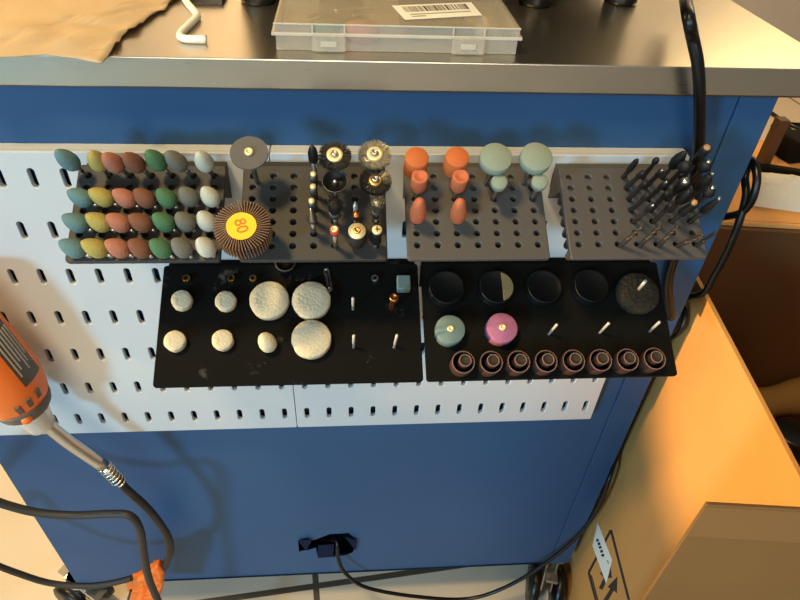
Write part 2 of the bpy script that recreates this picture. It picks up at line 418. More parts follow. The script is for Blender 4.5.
def at(t, px, py, h):                        # frame standing on the tray under a point seen h above it
    q = P2(t, px, py, h); return frame(q - N * h, N)
def along(t, bx, by, tx, ty, h):             # frame from a hole to a tip; returns frame and length
    a = P2(t, bx, by, 0); b = P2(t, tx, ty, h); return frame(a, b - a), (b - a).length
def shank(L, r=1.15, z0=-8): return lambda: MB().lathe([(0, z0), (r, z0), (r, L), (0, L)], 12)

# ---- tray 1: egg stones
kinds = ['blue', 'yellow', 'pink', 'brown', 'green', 'grey', 'white']
eggs = [[(67, 160.5), (95, 161.5), (112, 162.5), (133, 162.5), (155, 161), (175.5, 161.5), (202, 162)],
        [(80, 197), (101, 196.5), (124, 197.5), (144, 197.5), (166, 197.5), (188, 196), (209.5, 196)],
        [(75, 222), (98, 221.5), (118, 222), (140, 222), (163, 221.5), (184.5, 221), (206, 220.5)],
        [(72, 247.5), (94, 247.5), (117, 247.5), (139, 247.5), (160, 247.5), (181, 247), (205, 246.5)]]
rown = ['in the back row', 'in the second row from the back', 'in the third row from the back', 'in the front row']
def egg(L=1.0): # tip at the far end of the axis
    P = []
    for k in range(13):
        a = PI * k / 12; z = -math.cos(a); r = math.sin(a) * (1 - .22 * z - .06 * z * z)
        P.append((max(r, 0) * 3.95, (z * 5.9 + 5.9) * L))
    P[0] = (0, -.1); P[-1] = (0, 11.9 * L); return MB().lathe(P, 24)
for ri, row in enumerate(eggs):
    for ci, (x, y) in enumerate(row):
        h = 12.5 if ri == 0 else 7.0
        c = P2(g1, x + (3 if ri == 0 else 0), y, h)
        if ri == 0:
            hx = 87 + 21 * ci; base = P2(g1, hx, 175 + .1 * ci, 0); ax = (c - N * 2.5 - base).normalized(); c = base + ax * (c - base).length
        else:
            lean = math.radians(44 - 4.0 * ci + random.uniform(-4, 4))
            ax = (N + Vector((-math.tan(lean), 0, 0)) + Vector((0, .18 + random.uniform(-.06, .06), .12))).normalized(); base = c - ax * 6.6
        Mx = frame(base, ax); d = (c - base).length
        t = thing('egg_stone', f'{kinds[ci]} egg-shaped grinding stone {rown[ri]} of the left tray', 'grinding stone', Mx, 'egg shaped stones on the left tray')
        part('shank', shank(1, 1.1, -3), M['steel'], t, IX((0, 0, d - 6.2)) if ri == 0 else None, key='eggshank')
        if ri == 0: part('neck', shank(6, 1.1, -2), M['steel'], t, key='eggneck')
        part('stone', lambda: egg(1.22 if ri == 0 else 1.0), M['stone_' + kinds[ci]], t, IX((0, 0, d - 6.0)), key=('eggL' if ri == 0 else 'egg') + kinds[ci])

# ---- tray 2: discs and brushes
def disc_tool(t, px, py, h, name, label, cat, parts, group=None, L=None):
    th = thing(name, label, cat, at(t, px, py, h), group)
    part('shank', shank(h if L is None else L), M['steel'], th, key=f'shank{h if L is None else L}')
    for nm, mb, mt in parts: part(nm, mb, mt, th, IX((0, 0, h)))
    return th
screw = lambda r=2.2, h=1.2: MB().lathe([(0, 0), (r, 0), (r, h * .6), (r * .8, h), (r * .45, h), (r * .35, h * .5), (0, h * .5)], 16)
disc_tool(g2, 249, 152.5, 25, 'cutting_disc', 'thin dark grey cutting disc on a mandrel at the left of the brushes', 'cutting disc',
          [('disc', MB().lathe([(0, -1.0), (8.1, -1.0), (8.1, 0), (0, 0)], 48, smooth=False), M['disc_grey']), ('screw', screw(2.0, 1.4), M['brass_plate'])], L=24)
# flap wheel
def flaps():
    b = MB(); n = 52
    for k in range(n):
        a = 2 * PI * k / n; T = Matrix.Rotation(a, 4, 'Z')
        b.prism([T @ Vector(p) for p in ((5, -.15, -9), (5.4, -.15, 0), (11.4, 1.8, -.5), (11.4, 1.8, -9))], T.to_3x3() @ Vector((-.05, .3, 0)), 0)
        b.prism([T @ Vector(p) for p in ((5, .22, -9), (5.4, .22, .06), (11.45, 2.2, -.4), (11.45, 2.2, -9))], T.to_3x3() @ Vector((-.01, .17, 0)), 1)
    return b
fw = disc_tool(g2, 241.5, 225, 22, 'flap_sander', 'sanding flap wheel with a yellow 80 sticker', 'flap wheel',
    [('hub', MB().lathe([(0, -9.5), (5.6, -9.5), (5.6, .1), (0, .1)], 32), M['tray_black'])], L=16)
part('flap_leaves', flaps(), [M['flap'], M['flap_edge']], fw, IX((0, 0, 22)))
st = part('sticker', MB().lathe([(0, 0), (6.2, 0), (6.2, .25), (0, .25)], 48, smooth=False), M['sticker_y'], fw, IX((0, -.6, 22.15)))
o = part('printed_number', text_mesh('80', 6.8, .08), M['ink_o'], st, IX((-.2, 0, .32)) @ Matrix.Rotation(math.radians(-72), 4, 'Z'))
# column of slim tools
def bullet(L, r): return [(0, 0), (r, .3), (r, L * .5), (r * .8, L * .75), (r * .4, L * .95), (0, L)]
o = disc_tool(g2, 313.5, 160, 18, 'bullet_point', 'slim black bullet-shaped point at the back of the brush tray', 'grinding point', [('head', MB().lathe(bullet(11, 2.2), 16), M['bristle'])])
for i, (x, y) in enumerate([(313.2, 174), (313, 186.5), (311.6, 200.8)]):
    disc_tool(g2, x, y, 20, 'screw_mandrel', 'slim dark mandrel with a brass screw top, ' + ['rearmost of three in a column', 'middle of three in a column', 'foremost of three in a column'][i], 'mandrel',
              [('collar', MB().lathe([(0, -9), (1.6, -9), (1.7, -1), (0, -1)], 16), M['dsteel']), ('screw_head', MB().lathe([(0, -1.1), (1.35, -1.1), (1.35, .3), (.9, .7), (0, .9)], 16), M['brass_plate'])], 'brass topped mandrels on the brush tray', L=19)
disc_tool(g2, 312, 219, 14, 'cone_mandrel', 'silver cone-tipped mandrel at the front of the slim column', 'mandrel', [('cone', MB().lathe([(0, -1), (2.3, -1), (2.3, 1), (.8, 7), (.5, 9), (0, 9.3)], 16), M['steel'])])
# bristle wheels
def bristles(r0, r1, th, n, w, seed, cup=0.0):
    rnd = random.Random(seed); b = MB()
    b.lathe([(r0, -th), (r1 * .8, -th * .85 + cup * .8), (r1 * .84, -th * .5 + cup * .8), (r1 * .8, -th * .2 + cup * .8), (r0, -th * .2)], 48)
    for k in range(n):
        a = rnd.uniform(0, 2 * PI); z = rnd.uniform(-th, 0) ; T = Matrix.Rotation(a, 4, 'Z'); e = r1 * rnd.uniform(.93, 1.03); dz = rnd.uniform(-.4, .5) + cup
        p = [T @ Vector(q) for q in ((r0, -w, z), (r0, w, z), (e, w * .6, z * .7 + dz), (e, -w * .6, z * .7 + dz))]
        b.prism(p, (0, 0, w))
    return b
def wheel_brush(px, py, h, R, rb, name, label, cat, mbr, hubm, seed, n=900, w=.09, hubr=3.5, cup=0.0, th=3.0):
    return disc_tool(g2, px, py, h, name, label, cat, [('bristles', bristles(rb, R, th, n, w, seed, cup), mbr),
        ('hub', MB().lathe([(0, -th - .4), (hubr, -th - .4), (hubr, .5), (hubr * .92, .75), (hubr * .45, .75), (hubr * .4, .3), (0, .3)], 28), hubm),
        ('screw', MB().lathe([(0, .3), (1.6, .3), (1.6, 1.6), (1.1, 2.1), (.8, 2.1), (.6, 1.5), (0, 1.5)], 16), M['steel'])], L=h - 2)
wheel_brush(334.7, 155, 27, 7.1, 3.5, 'round_brush', 'black bristle wheel brush with a brass hub', 'brush', M['bristle'], M['brass_plate'], 1)
wheel_brush(374.8, 154, 27, 7.2, 3.5, 'wire_brush', 'bright steel wire wheel brush with a brass hub', 'brush', M['wire'], M['brass_plate'], 2)
o = wheel_brush(375.5, 180.5, 24, 7.0, 2.5, 'wire_cup_brush', 'dark wire cup brush just in front of the bright wire wheel', 'brush', M['wire_dark'], M['brass'], 3, hubr=2.9, cup=1.0, th=4)
disc_tool(g2, 335, 181, 22, 'cup_brush', 'shallow black cup brush just in front of the bristle wheel', 'brush',
          [('cup', MB().lathe([(0, -4), (3.6, -4), (5.4, -1), (5.5, 0), (5.1, 0), (4, -2), (0, -2.2)], 32), M['cup_black']), ('rim', MB().lathe([(5.1, -.3), (5.65, -.3), (5.65, .1), (5.1, .1), (5.1, -.3)], 32), M['dsteel']),
           ('screw', MB().lathe([(0, -2.2), (1.6, -2.2), (1.4, -.8), (.7, .6), (0, .8)], 12), M['steel'])], L=20)
def end_brush(px, py, h, label, mbr, seed, top=None, r=3.0, splay=.4):
    rnd = random.Random(seed); b = MB().lathe([(r * .7, -9), (r * .9, -4), (r, -1), (r * .9, 0), (0, 0)], 16)
    for k in range(90):
        a = rnd.uniform(0, 2 * PI); rr = r * math.sqrt(rnd.random()); p = Vector((rr * math.cos(a), rr * math.sin(a), -6)); e = p * (1 + splay * rnd.random()); e.z = rnd.uniform(.2, 1.6)
        b.prism([p + Vector((-.12, 0, 0)), p + Vector((.12, 0, 0)), e + Vector((.12, 0, 0)), e + Vector((-.12, 0, 0))], (0, .2, 0))
    return disc_tool(g2, px, py, h, 'end_brush', label, 'brush', [('bristles', b, mbr), ('ferrule', MB().lathe([(0, -14), (1.6, -14), (r * .95, -11), (r * .95, -8), (r * .75, -8), (0, -9)], 20), M['dsteel'])], 'pencil shaped end brushes', L=h - 12)
end_brush(334.2, 202, 21, 'black bristle end brush with a silver ferrule', M['bristle'], 5)
end_brush(377, 201.5, 22, 'frayed steel wire end brush with a silver ferrule', M['wire'], 6, splay=.9, r=2.3)
disc_tool(g2, 334.5, 229.5, 18, 'ring_stone', 'small red ring stone with a pale screw top', 'grinding stone', [('ring', MB().lathe([(1.3, -3), (2.05, -3), (2.05, 0), (1.3, 0)], 20), M['red_stone']), ('screw', MB().lathe([(0, -.5), (1.5, -.5), (1.5, .8), (.9, 1), (.8, .2), (0, .2)], 16), M['brass_plate'])])
disc_tool(g2, 355.3, 204, 20, 'slim_point', 'thin silver-tipped steel point behind the brass-topped black drum', 'grinding point', [('tip', MB().lathe([(0, -2), (.9, -2), (.9, 0), (.5, .7), (0, .8)], 12), M['steel'])])
disc_tool(g2, 356.3, 214.3, 16, 'copper_point', 'short steel pin with a copper-coloured tip in the brush tray', 'grinding point', [('tip', MB().lathe([(0, -3), (1.7, -3), (1.7, 0), (1.2, .6), (0, .7)], 12), M['copper'])])
disc_tool(g2, 357, 231, 15, 'drum_brush', 'fat black drum with a broad brass-coloured top', 'brush',
          [('drum', MB().lathe([(0, -11), (3.7, -11), (4.2, -9), (4.1, -.3), (0, -.3)], 28), M['bristle']), ('top_plate', MB().lathe([(0, -.4), (3.85, -.4), (3.75, .3), (0, .3)], 28), M['brass_plate']), ('screw', screw(1.6, 1.0), M['brass'])], L=6)
disc_tool(g2, 377, 230, 17, 'drum_mandrel', 'slim black drum with a cross-slotted screw top', 'mandrel',
          [('drum', MB().lathe([(0, -11), (2.4, -11), (2.5, -1), (2.3, -.2), (0, -.2)], 20), M['black']), ('screw_head', MB().lathe([(0, -.3), (2.3, -.3), (2.2, .5), (1.6, .8), (0, .8)], 20), M['brass_plate']),
           ('cross_slot', MB().box(-1.4, 1.4, -.25, .25, .7, .9).box(-.25, .25, -1.4, 1.4, .7, .9), M['ink_dark'])], L=8)

# ---- tray 3: rubber polishers
for i, (x, y) in enumerate([(417, 157), (457.5, 156.5)]):
    disc_tool(g3, x, y, 22, 'rubber_cylinder', 'wide orange rubber polishing cylinder at the back ' + ['left', 'right'][i] + ' of its tray', 'polisher',
              [('head', MB().lathe([(0, -10.5), (5.2, -10.5), (5.3, -10), (5.3, -.4), (5.0, 0), (0, 0)], 32), M['orange_rub'])], 'wide orange polishing cylinders', L=12)
for i, (x, y) in enumerate([(420, 176), (461, 176)]):
    disc_tool(g3, x, y, 20, 'rubber_cup', 'narrow coral rubber polishing cup with a hollow end, ' + ['in front of the left orange cylinder', 'in front of the right orange cylinder'][i], 'polisher',
              [('head', MB().lathe([(0, -11), (3.3, -10), (3.7, -8.5), (3.7, -.3), (3.5, 0), (2.5, 0), (1.6, -1.0), (0, -1.3)], 28), M['coral_rub'])], 'narrow coral polishing cups', L=12)
for i, (bx, by, x, y) in enumerate([(416.5, 222.5, 420.3, 198), (456.5, 222.5, 461, 198.5)]):
    Mx, L = along(g3, bx, by, x, y, 24)
    t = thing('rubber_bullet', 'coral rubber polishing bullet, ' + ['left one of the pair at the front of its column', 'right one of the pair at the front of its column'][i], 'polisher', Mx, 'coral polishing bullets')
    part('shank', shank(12), M['steel'], t, key='shank12')
    part('head', lambda: MB().lathe([(0, 4.5), (3.1, 4.5), (3.6, 6), (3.6, 12), (3.0, 17), (2.2, 20.5), (1.0, 22.4), (0, 22.8)], 28), M['coral_rub'], t, key='rbullet')
for i, (x, y) in enumerate([(496.5, 156.5), (537, 156)]):
    disc_tool(g3, x, y, 24, 'rubber_disc', 'large grey-green rubber polishing disc, ' + ['left', 'right'][i] + ' of the two', 'polisher', [('head', MB().lathe([(0, -4.5), (7.0, -4.5), (7.2, -4.2), (7.2, -.3), (6.9, 0), (0, 0)], 40), M['green_rub'])], 'large grey-green polishing discs', L=20)
for i, (bx, by, x, y) in enumerate([(493.5, 199, 499.5, 181.5), (532.5, 198.5, 540, 181)]):
    Mx, L = along(g3, bx, by, x, y, 20)
    t = thing('rubber_button', 'small grey-green rubber polishing button in front of the ' + ['left', 'right'] [i] + ' large disc', 'polisher', Mx, 'small grey-green polishing buttons')
    part('shank', shank(18), M['steel'], t, key='shank18')
    part('head', lambda: MB().lathe([(0, -4.2), (3.3, -3.8), (3.6, -3.4), (3.65, -.4), (3.4, 0), (0, 0)], 28), M['green_rub'], t, IX((0, 0, L)), key='rbutton')

# ---- tray 4: burrs and drill bits
def burr_head(kind):
    if kind == 'flame': P = [(1, 0), (3.0, 3), (3.7, 6.5), (3.2, 10), (1.8, 13.5), (0, 15.5)]
    elif kind == 'ball': P = [(1, 0)] + [(3.6 * math.sin(a), 3.6 - 3.6 * math.cos(a)) for a in (.5, .9, 1.3, 1.7, 2.1, 2.5, 2.9)] + [(0, 7.2)]
    elif kind == 'cylinder': P = [(1, 0), (2.9, .6), (2.9, 11), (2.6, 11.4), (0, 11.4)]
    elif kind == 'cone': P = [(1, 0), (2.6, .8), (2.2, 6), (1.0, 12), (0, 13)]
    elif kind == 'bullet': P = [(1, -9), (1.9, -8), (1.9, -1), (1.6, 3), (.8, 5.5), (0, 6.2)]
    elif kind == 'pear': P = [(.9, 0), (1.5, 2), (2.0, 4.5), (1.5, 6.5), (0, 7.5)]
    else: P = [(1.1, 0), (1.7, .5), (1.7, 6), (1.2, 7), (0, 7.3)]
    b = MB(); seg = 20; rings = []
    return b.lathe([(q * .78, w) for q, w in P], seg)
HL = {'flame': 15.5, 'ball': 7.2, 'cylinder': 11.4, 'cone': 13, 'bullet': 6.2, 'pear': 7.5, 'stub': 7.3}
BG = 'metal burrs on the right tray'
rowsb = [
 [(623, 177.5, 638, 159, 'bullet', None), (642.5, 177.5, 657.5, 158.5, 'pear', None), (662, 177.8, 686, 151, 'flame', None), (683, 177.8, 707, 147.5, 'cylinder', 'tan_cap')],
 [(625.6, 188, 643.5, 172, 'stub', None), (644.5, 188, 662, 170.5, 'stub', 'steel'), (665, 187.5, 688, 163, 'ball', None), (686, 188, 708.5, 162, 'ball', 'steel')],
 [(628, 199, 646, 182, 'stub', None), (647.5, 199, 666, 182.5, 'stub', 'steel'), (668.5, 199, 685.5, 181, 'cylinder', 'steel'), (689, 199, 712, 174, 'flame', 'steel')],
 [(630.6, 210.6, 648.5, 194, 'stub', None), (650.5, 210.6, 668, 192, 'stub', None), (670.5, 210.4, 690, 190, 'flame', None), (690.5, 210.4, 712.5, 188, 'ball', 'steel')],
 [(633.4, 222, 652.6, 205.5, 'stub', 'steel'), (653.5, 222, 671.5, 204, 'stub', None), (671.5, 222, 694.5, 202.5, 'cone', 'tan_cap'), (690.4, 221.6, 719, 198.5, 'cone', 'steel')]]
rn = ['back row', 'second row', 'third row', 'fourth row', 'fifth row']; cn = ['leftmost', 'second from left', 'third from left', 'rightmost']
kn = {'flame': 'flame-shaped', 'ball': 'ball-headed', 'cylinder': 'cylindrical', 'cone': 'cone-headed', 'bullet': 'bullet-tipped', 'pear': 'small pear-tipped', 'stub': 'slim stub-headed'}
for r, row in enumerate(rowsb):
    for c, (bx, by, tx, ty, kind, cap) in enumerate(row):
        Mx, L = along(g4, bx, by, tx, ty, 24)
        t = thing('carbide_burr', f'{kn[kind]} dark metal burr, {cn[c]} in the {rn[r]} of burrs', 'burr', Mx, BG)
        hl = HL[kind]; Ls = max(L - hl + .6, 4)
        part('shank', MB().lathe([(0, -7), (1.15, -7), (1.15, Ls - 4), (.8, Ls - 1), (.8, Ls), (0, Ls)], 12), M['dsteel'], t)
        part('head', lambda: burr_head(kind), M['carbide'], t, IX((0, 0, L - hl)), key='burr' + kind)
        if cap:
            rr = {'cylinder': 2.3, 'ball': 1.5, 'flame': 1.1, 'cone': 1.3}.get(kind, 1.0) * (1.4 if kind == 'cone' and cap == 'tan_cap' else 1) * .72
            part('tip_cap', MB().lathe([(0, -.8), (rr, -.8), (rr, .4), (rr * .6, .9), (0, 1.0)], 14), M[cap], t, IX((0, 0, L)))
def drill(L, r):
    b = MB(); n = 40; seg = 10; rings = []; z0 = L * .42
    for i in range(n + 1):
        f = i / n; z = z0 + (L - z0) * f; tw = f * 3.2 * PI; ring = []; sc = min(1, (1 - f) * 9 + .05)
        for k in range(seg):
            a = 2 * PI * k / seg; q = r * sc * (.52 + .48 * abs(math.cos(a)) ** .8); ring.append(b.bm.verts.new((q * math.cos(a + tw), q * math.sin(a + tw), z)))
        rings.append(ring)
    for A, B in zip(rings, rings[1:]):
        for k in range(seg): b.face((A[k], A[(k + 1) % seg], B[(k + 1) % seg], B[k]))
    b.face(rings[-1]); b.lathe([(0, -8), (1.15, -8), (1.15, z0 - .8), (r, z0), (0, z0 + .2)], 10)
    return b
for i, (bx, by, tx, ty) in enumerate([(620, 246.3, 643.5, 224.5), (639.5, 246.3, 661.5, 224), (658.5, 246.2, 678.5, 224.8), (677.5, 246, 704.5, 234.5), (696.6, 245.8, 717, 231.5)]):
    Mx, L = along(g4, bx, by, tx, ty, 22)
    tag(part('drill_bit', drill(L, .95), M['dsteel'], None, Mx), 'small twist drill bit at the front of the right tray, ' + ['leftmost of five', 'second from left of five', 'middle of five', 'fourth from left of five', 'rightmost of five'][i], 'drill bit', 'twist drill bits on the right tray')

# ---- black tray A: felt wheels and bits
def felt_disc(px, py, h, r, label, grp):
    t = thing('felt_polisher', label, 'felt wheel', at(tA, px, py, h), grp)
    rnd = random.Random(px)
    def mk():
        b = MB().lathe([(0, .3), (r - .5, .3), (r, .9), (r, h - .7), (r - .5, h - .1), (r * .5, h), (0, h)], 40)
        for v in b.bm.verts:
            q = noise.noise(v.co * .35 + Vector((px, py, 0))) * .35; v.co.x += q; v.co.y += q * .6
        return b
    part('felt_pad', mk, M['felt'], t); part('shank', MB().lathe([(0, -8), (1.1, -8), (1.1, .5), (0, .5)], 10), M['steel'], t)
lab = ['small cream felt wheel in the back row at the left tray edge', 'small cream felt wheel in the back row beside the large ones', 'small cream felt wheel in the front row at the left tray edge', 'small cream felt wheel in the front row beside the felt egg']
for (x, y), l in zip(feltS, lab): felt_disc(x, y, 5.5, 5.2, l, 'small felt wheels')
lab = ['large cream felt wheel, left one of the rear pair', 'large cream felt wheel, right one of the rear pair', 'large cream felt wheel alone in the front row']
for (x, y), l in zip(feltL, lab): felt_disc(x, y, 6.0, 9.9, l, 'large felt wheels')
c = P2(tA, 267, 342, 6); ax = (N + Vector((-.28, .35, .2))).normalized()
t = thing('felt_egg', 'cream felt egg-shaped polisher between the small and large felt wheels', 'polisher', frame(c - ax * 6.2, ax))
part('felt_pad', MB().lathe([(0, 0), (2.6, .7), (4.1, 2.8), (4.5, 5.2), (4.1, 8), (2.9, 10.6), (1.4, 12), (0, 12.4)], 24), M['felt'], t)
for i, (x, y) in enumerate(pinsA):
    tt = [(353, 298), (353.8, 335.5), (397, 335)][i]; Mx, L = along(tA, x, y, *tt, 14)
    tag(part('steel_pin', MB().lathe([(0, -7), (.72, -7), (.72, L - .2), (.55, L), (0, L)], 12), M['pin'], None, Mx), 'bare steel mandrel pin standing in the felt tray, ' + ['right of the rear felt wheels', 'right of the front felt wheel', 'below the copper collet'][i], 'pin', 'bare steel pins')
for i, (x, y) in enumerate([(185.5, 277.5), (230.5, 277.5), (252.5, 277.5), (375, 277.5)]):
    tag(part('knurled_nut', lambda: MB().lathe([(.8, 0), (1.9, 0), (1.9, 3.2), (1.6, 3.6), (.9, 3.6), (.8, 0)], 14, smooth=False), M['brass'] if i < 3 else M['chrome'], None, at(tA, x, y, 4), key='nut' + str(i // 3)),
        ['small brass nut lying above the far left felt wheel', 'small brass nut above the second felt wheel', 'small brass nut beside the left large felt wheel', 'small silver nut between the wire clip and the blue block'][i], 'nut', 'little nuts on the felt tray')
W = [P2(tA, x, y, .8) for x, y in [(329, 289), (324.5, 272), (326, 269.5), (328, 271), (331, 287), (330.5, 290), (328.5, 289.5), (325.8, 274)]]
tag(part('wire_clip', MB().tube(W, .55, 8), M['steel']), 'thin silver wire clip lying by the right rear felt wheel', 'clip')
tag(part('compound_block', MB().box(-3.5, 3.5, -3.9, 3.9, 0, 6.5, bev=.6), M['block_blue'], None, at(tA, 404, 281, 7.5)), 'pale blue square compound block in the tray corner', 'block')
Mx, L = along(tA, 391.5, 309, 394.3, 297, 14)
t = thing('collet', 'copper-coloured hollow collet below the pale blue block', 'collet', Mx)
part('collet_body', MB().lathe([(0, 0), (1.5, 0), (1.5, L - 4), (2.2, L - 3.5), (2.2, L), (1.3, L), (1.2, L - 2.5), (0, L - 2.5)], 18), M['copper'], t)
part('slots', MB().box(-1.53, 1.53, -.15, .15, 1, L - 5).box(-.15, .15, -1.53, 1.53, 1, L - 5), M['ink_dark'], t)
t = thing('cup_brush', 'black cup with a silver rim at the back of the felt tray', 'brush', at(tA, 285.5, 262.5, 7))
part('cup', MB().lathe([(0, 0), (3.5, 0), (5.2, 4), (5.3, 8), (4.8, 8), (4.2, 4), (0, 3)], 28), M['cup_black'], t); part('rim', MB().lathe([(4.8, 7.8), (5.5, 7.8), (5.5, 8.3), (4.8, 8.3), (4.8, 7.8)], 28), M['dsteel'], t)

# ---- black tray B
def cup(px, py, label, tan=False):
    t = thing('polishing_cap', label, 'polishing cap', at(tB, px, py, 5.5), 'glossy black polishing caps')
    part('cap', MB().lathe([(0, 0), (9.9, 0), (10.2, .5), (10.2, 2.0), (9.3, 2.6), (9.5, 4.6), (9.2, 5.4), (8.8, 5.6), (8.5, 5.4), (0, 5.3)], 48), M['cup_black'], t)
    if tan:
        b = MB(); pts = [(8.4 * math.cos(a), 8.4 * math.sin(a), 5.2) for a in [(-72 + 144 * k / 20) * PI / 180 for k in range(21)]]
        b.prism(pts, (0, 0, .55)); part('worn_patch', b, M['tan'], t)
cup(447, 287, 'plain glossy black polishing cap at the left end of its row'); cup(497.5, 286.5, 'glossy black polishing cap with a tan worn half', True)
cup(545, 286.5, 'plain glossy black polishing cap third from the left'); cup(592, 285.5, 'plain glossy black polishing cap beside the fleece disc')
t = thing('fleece_disc', 'rough grey-brown abrasive fleece disc at the right end of the black tray', 'abrasive disc', at(tB, 639, 292, 5))
def fl():
    b = MB().lathe([(0, 0), (11.2, 0), (11.6, 1), (11.5, 4.2), (11, 5), (6, 5.1), (0, 5.1)], 48)
    for v in b.bm.verts: v.co += Vector((noise.noise(v.co * 1.3), noise.noise(v.co * 1.3 + Vector((9, 0, 0))), noise.noise(v.co + Vector((0, 9, 0))) * .7)) * .5
    return b
part('fleece', fl, M['scotch'], t)
a = P2(tB, 639, 289, 5); b_ = P2(tB, 645.5, 281, 13); Mi = t.matrix_basis.copy(); Mi.translation /= K; Mi = Mi.inverted()
part('pin', MB().tube([Mi @ a, Mi @ b_], .9, 10, 1), M['pin'], t)
def stone_cyl(px, py, h, r, mt, label):
    t = thing('grinding_stone', label, 'grinding stone', at(tB, px, py, h), 'round grinding stones on the black tray')
    part('stone', MB().lathe([(0, .2), (r, .2), (r, h - .4), (r - .4, h), (0, h)], 40), mt, t)
    part('screw', screw(1.8, 1.2), M['brass_plate'], t, IX((0, 0, h)))
stone_cyl(450.5, 329, 8, 7.6, M['teal_stone'], 'grey-blue round grinding stone with a brass screw'); stone_cyl(502.5, 327.5, 8, 8.0, M['pink_stone'], 'pink round grinding stone with a brass screw')
for i, (x, y) in enumerate(pinsB):
    tt = [(557, 324.5), (609, 323), (659.5, 322)][i]; Mx, L = along(tB, x, y, *tt, 13)
    tag(part('steel_pin', MB().lathe([(0, -7), (.72, -7), (.72, L - .2), (.55, L), (0, L)], 12), M['pin'], None, Mx), 'bare steel mandrel pin in the sleeve tray, ' + ['right of the pink stone', 'middle of the three', 'nearest the right edge'][i], 'pin', 'bare steel pins')
def ring(ro, ri, h, fill=False):
    if fill: return lambda: MB().lathe([(0, 0), (ro, 0), (ro, h - .15), (ro - .1, h), (ri + .05, h), (ri, h - .15), (ri, h - 1.2), (0, h - 1.2)], 32, mis=[0, 0, 1, 1, 1, 2, 2])
    return lambda: MB().lathe([(ri, 0), (ro, 0), (ro, h - .15), (ro - .1, h), (ri + .05, h), (ri, h - .15), (ri, 0)], 32, mis=[0, 0, 1, 1, 1, 2])
onames = ['leftmost', 'second from left', 'third from left', 'fourth from left', 'fifth from left', 'third from right', 'second from right', 'rightmost']
for i, (x, y) in enumerate(sleeves):
    sm = [M['sleeve'], M['sleeve_rim'], M['sleeve_in']]
    tag(part('sanding_sleeve', ring(5.8, 5.25, 9), sm, None, at(tB, x, y + 1, 9), key='sl_o'), f'wide brown sanding sleeve, {onames[i]} along the front edge', 'sanding sleeve', 'wide sanding sleeves')
    tag(part('sanding_band', ring(3.2, 2.6, 11.5, True), sm, None, at(tB, x + 2.0, y - .8, 11.5), key='sl_i'), f'narrow brown sanding band standing inside the {onames[i]} wide sleeve', 'sanding sleeve', 'narrow sanding bands inside the wide sleeves')

# ------------------------------------------------------------------ things on the worktop
Z = TOPZ
BX0, BX1, BY0, BY1 = 117.6, 229.2, 13.5, 74
H1 = 7.7; H2 = 11.8
bx = thing('storage_box', 'clear plastic storage box with a barcode sticker on the worktop', 'box', IX((BX0, BY0, Z)))
w, d = BX1 - BX0, BY1 - BY0
def tub(z0, z1, i, open_top, th=.9):
    b = MB(); b.box(i, w - i, i, i + th, z0, z1, bev=.3).box(i, w - i, d - i - th, d - i, z0, z1, bev=.3).box(i, i + th, i + th, d - i - th, z0, z1).box(w - i - th, w - i, i + th, d - i - th, z0, z1)
    if open_top: b.box(i + th, w - i - th, i + th, d - i - th, z0, z0 + th)
    else: b.box(i + th, w - i - th, i + th, d - i - th, z1 - th, z1)
    return b
part('tub', tub(.1, H1 - .6, 1.0, True), M['frost'], bx)
lid = part('lid', tub(H1, H2, .6, False), M['frost'], bx)
part('lid_rim', MB().box(-.6, w + .6, -.6, .5, H1 - .9, H1 + .5, bev=.3).box(-.6, .5, .5, d, H1 - .9, H1 + .5).box(w - .5, w + .6, .5, d, H1 - .9, H1 + .5).box(.4, w - .4, .25, .95, H2 - .5, H2 + .2, bev=.2), M['frost_rim'], lid)
for lx in (17, 80):
    la = part('latch', MB().box(lx, lx + 15, -1.7, -.7, .4, H1 + .2, bev=.5), M['frost'], bx)
    part('catch', MB().box(lx + 4, lx + 11, -2.1, -1.6, 2.8, 5.2, bev=.2), M['frost_rim'], la)
    part('hinge_rib', MB().box(lx, lx + .8, -.2, .6, H1 + .3, H2), M['frost_rim'], la); part('hinge_rib', MB().box(lx + 14.2, lx + 15, -.2, .6, H1 + .3, H2), M['frost_rim'], la)
sc = [onZ(x, y, Z + H2) for x, y in [(392, 6), (471, 2.5), (482, 15.5), (405, 20)]]
sc = [p - Vector((BX0, BY0, Z)) + Vector((0, 0, .08)) for p in sc]
stk = part('sticker', MB().prism(sc, (0, 0, .12)), M['sticker_w'], lid)
bar = MB(); rnd = random.Random(4); uu = .1
while uu < .9:
    wd = rnd.choice((.012, .018, .03)); a = lambda u, v: sc[0] * (1 - u) * (1 - v) + sc[1] * u * (1 - v) + sc[2] * u * v + sc[3] * (1 - u) * v + Vector((0, 0, .14))
    bar.prism([a(uu, .12), a(uu + wd, .12), a(uu + wd, .52), a(uu, .52)], (0, 0, .05)); uu += wd + rnd.choice((.012, .016, .024))
for v_, u0, u1 in ((.66, .12, .9), (.8, .12, .3)):
    u_ = u0
    while u_ < u1: bar.prism([a(u_, v_), a(u_ + .02, v_), a(u_ + .02, v_ + .06), a(u_, v_ + .06)], (0, 0, .05)); u_ += .03
part('barcode', bar, M['ink_dark'], stk)
def inside(name, label, cat, mb, mt, x, y, z, ry=0, rz=0): tag(part(name, mb, mt, None, Matrix.Translation((BX0 + x, BY0 + y, Z + z)) @ Matrix.Rotation(rz, 4, 'Z') @ Matrix.Rotation(ry, 4, 'Y')), label, cat)
inside('rubber_polisher', 'faded pink wheel inside the clear storage box', 'polisher', MB().lathe([(0, 0), (8, 0), (8, 6), (0, 6)], 24), M['coral_rub'], 40, 16, 1.3)
inside('rubber_polisher', 'green wheel inside the clear storage box', 'polisher', MB().lathe([(0, 0), (7, 0), (7, 6), (0, 6)], 24), M['stone_green'], 22, 18, 1.3)
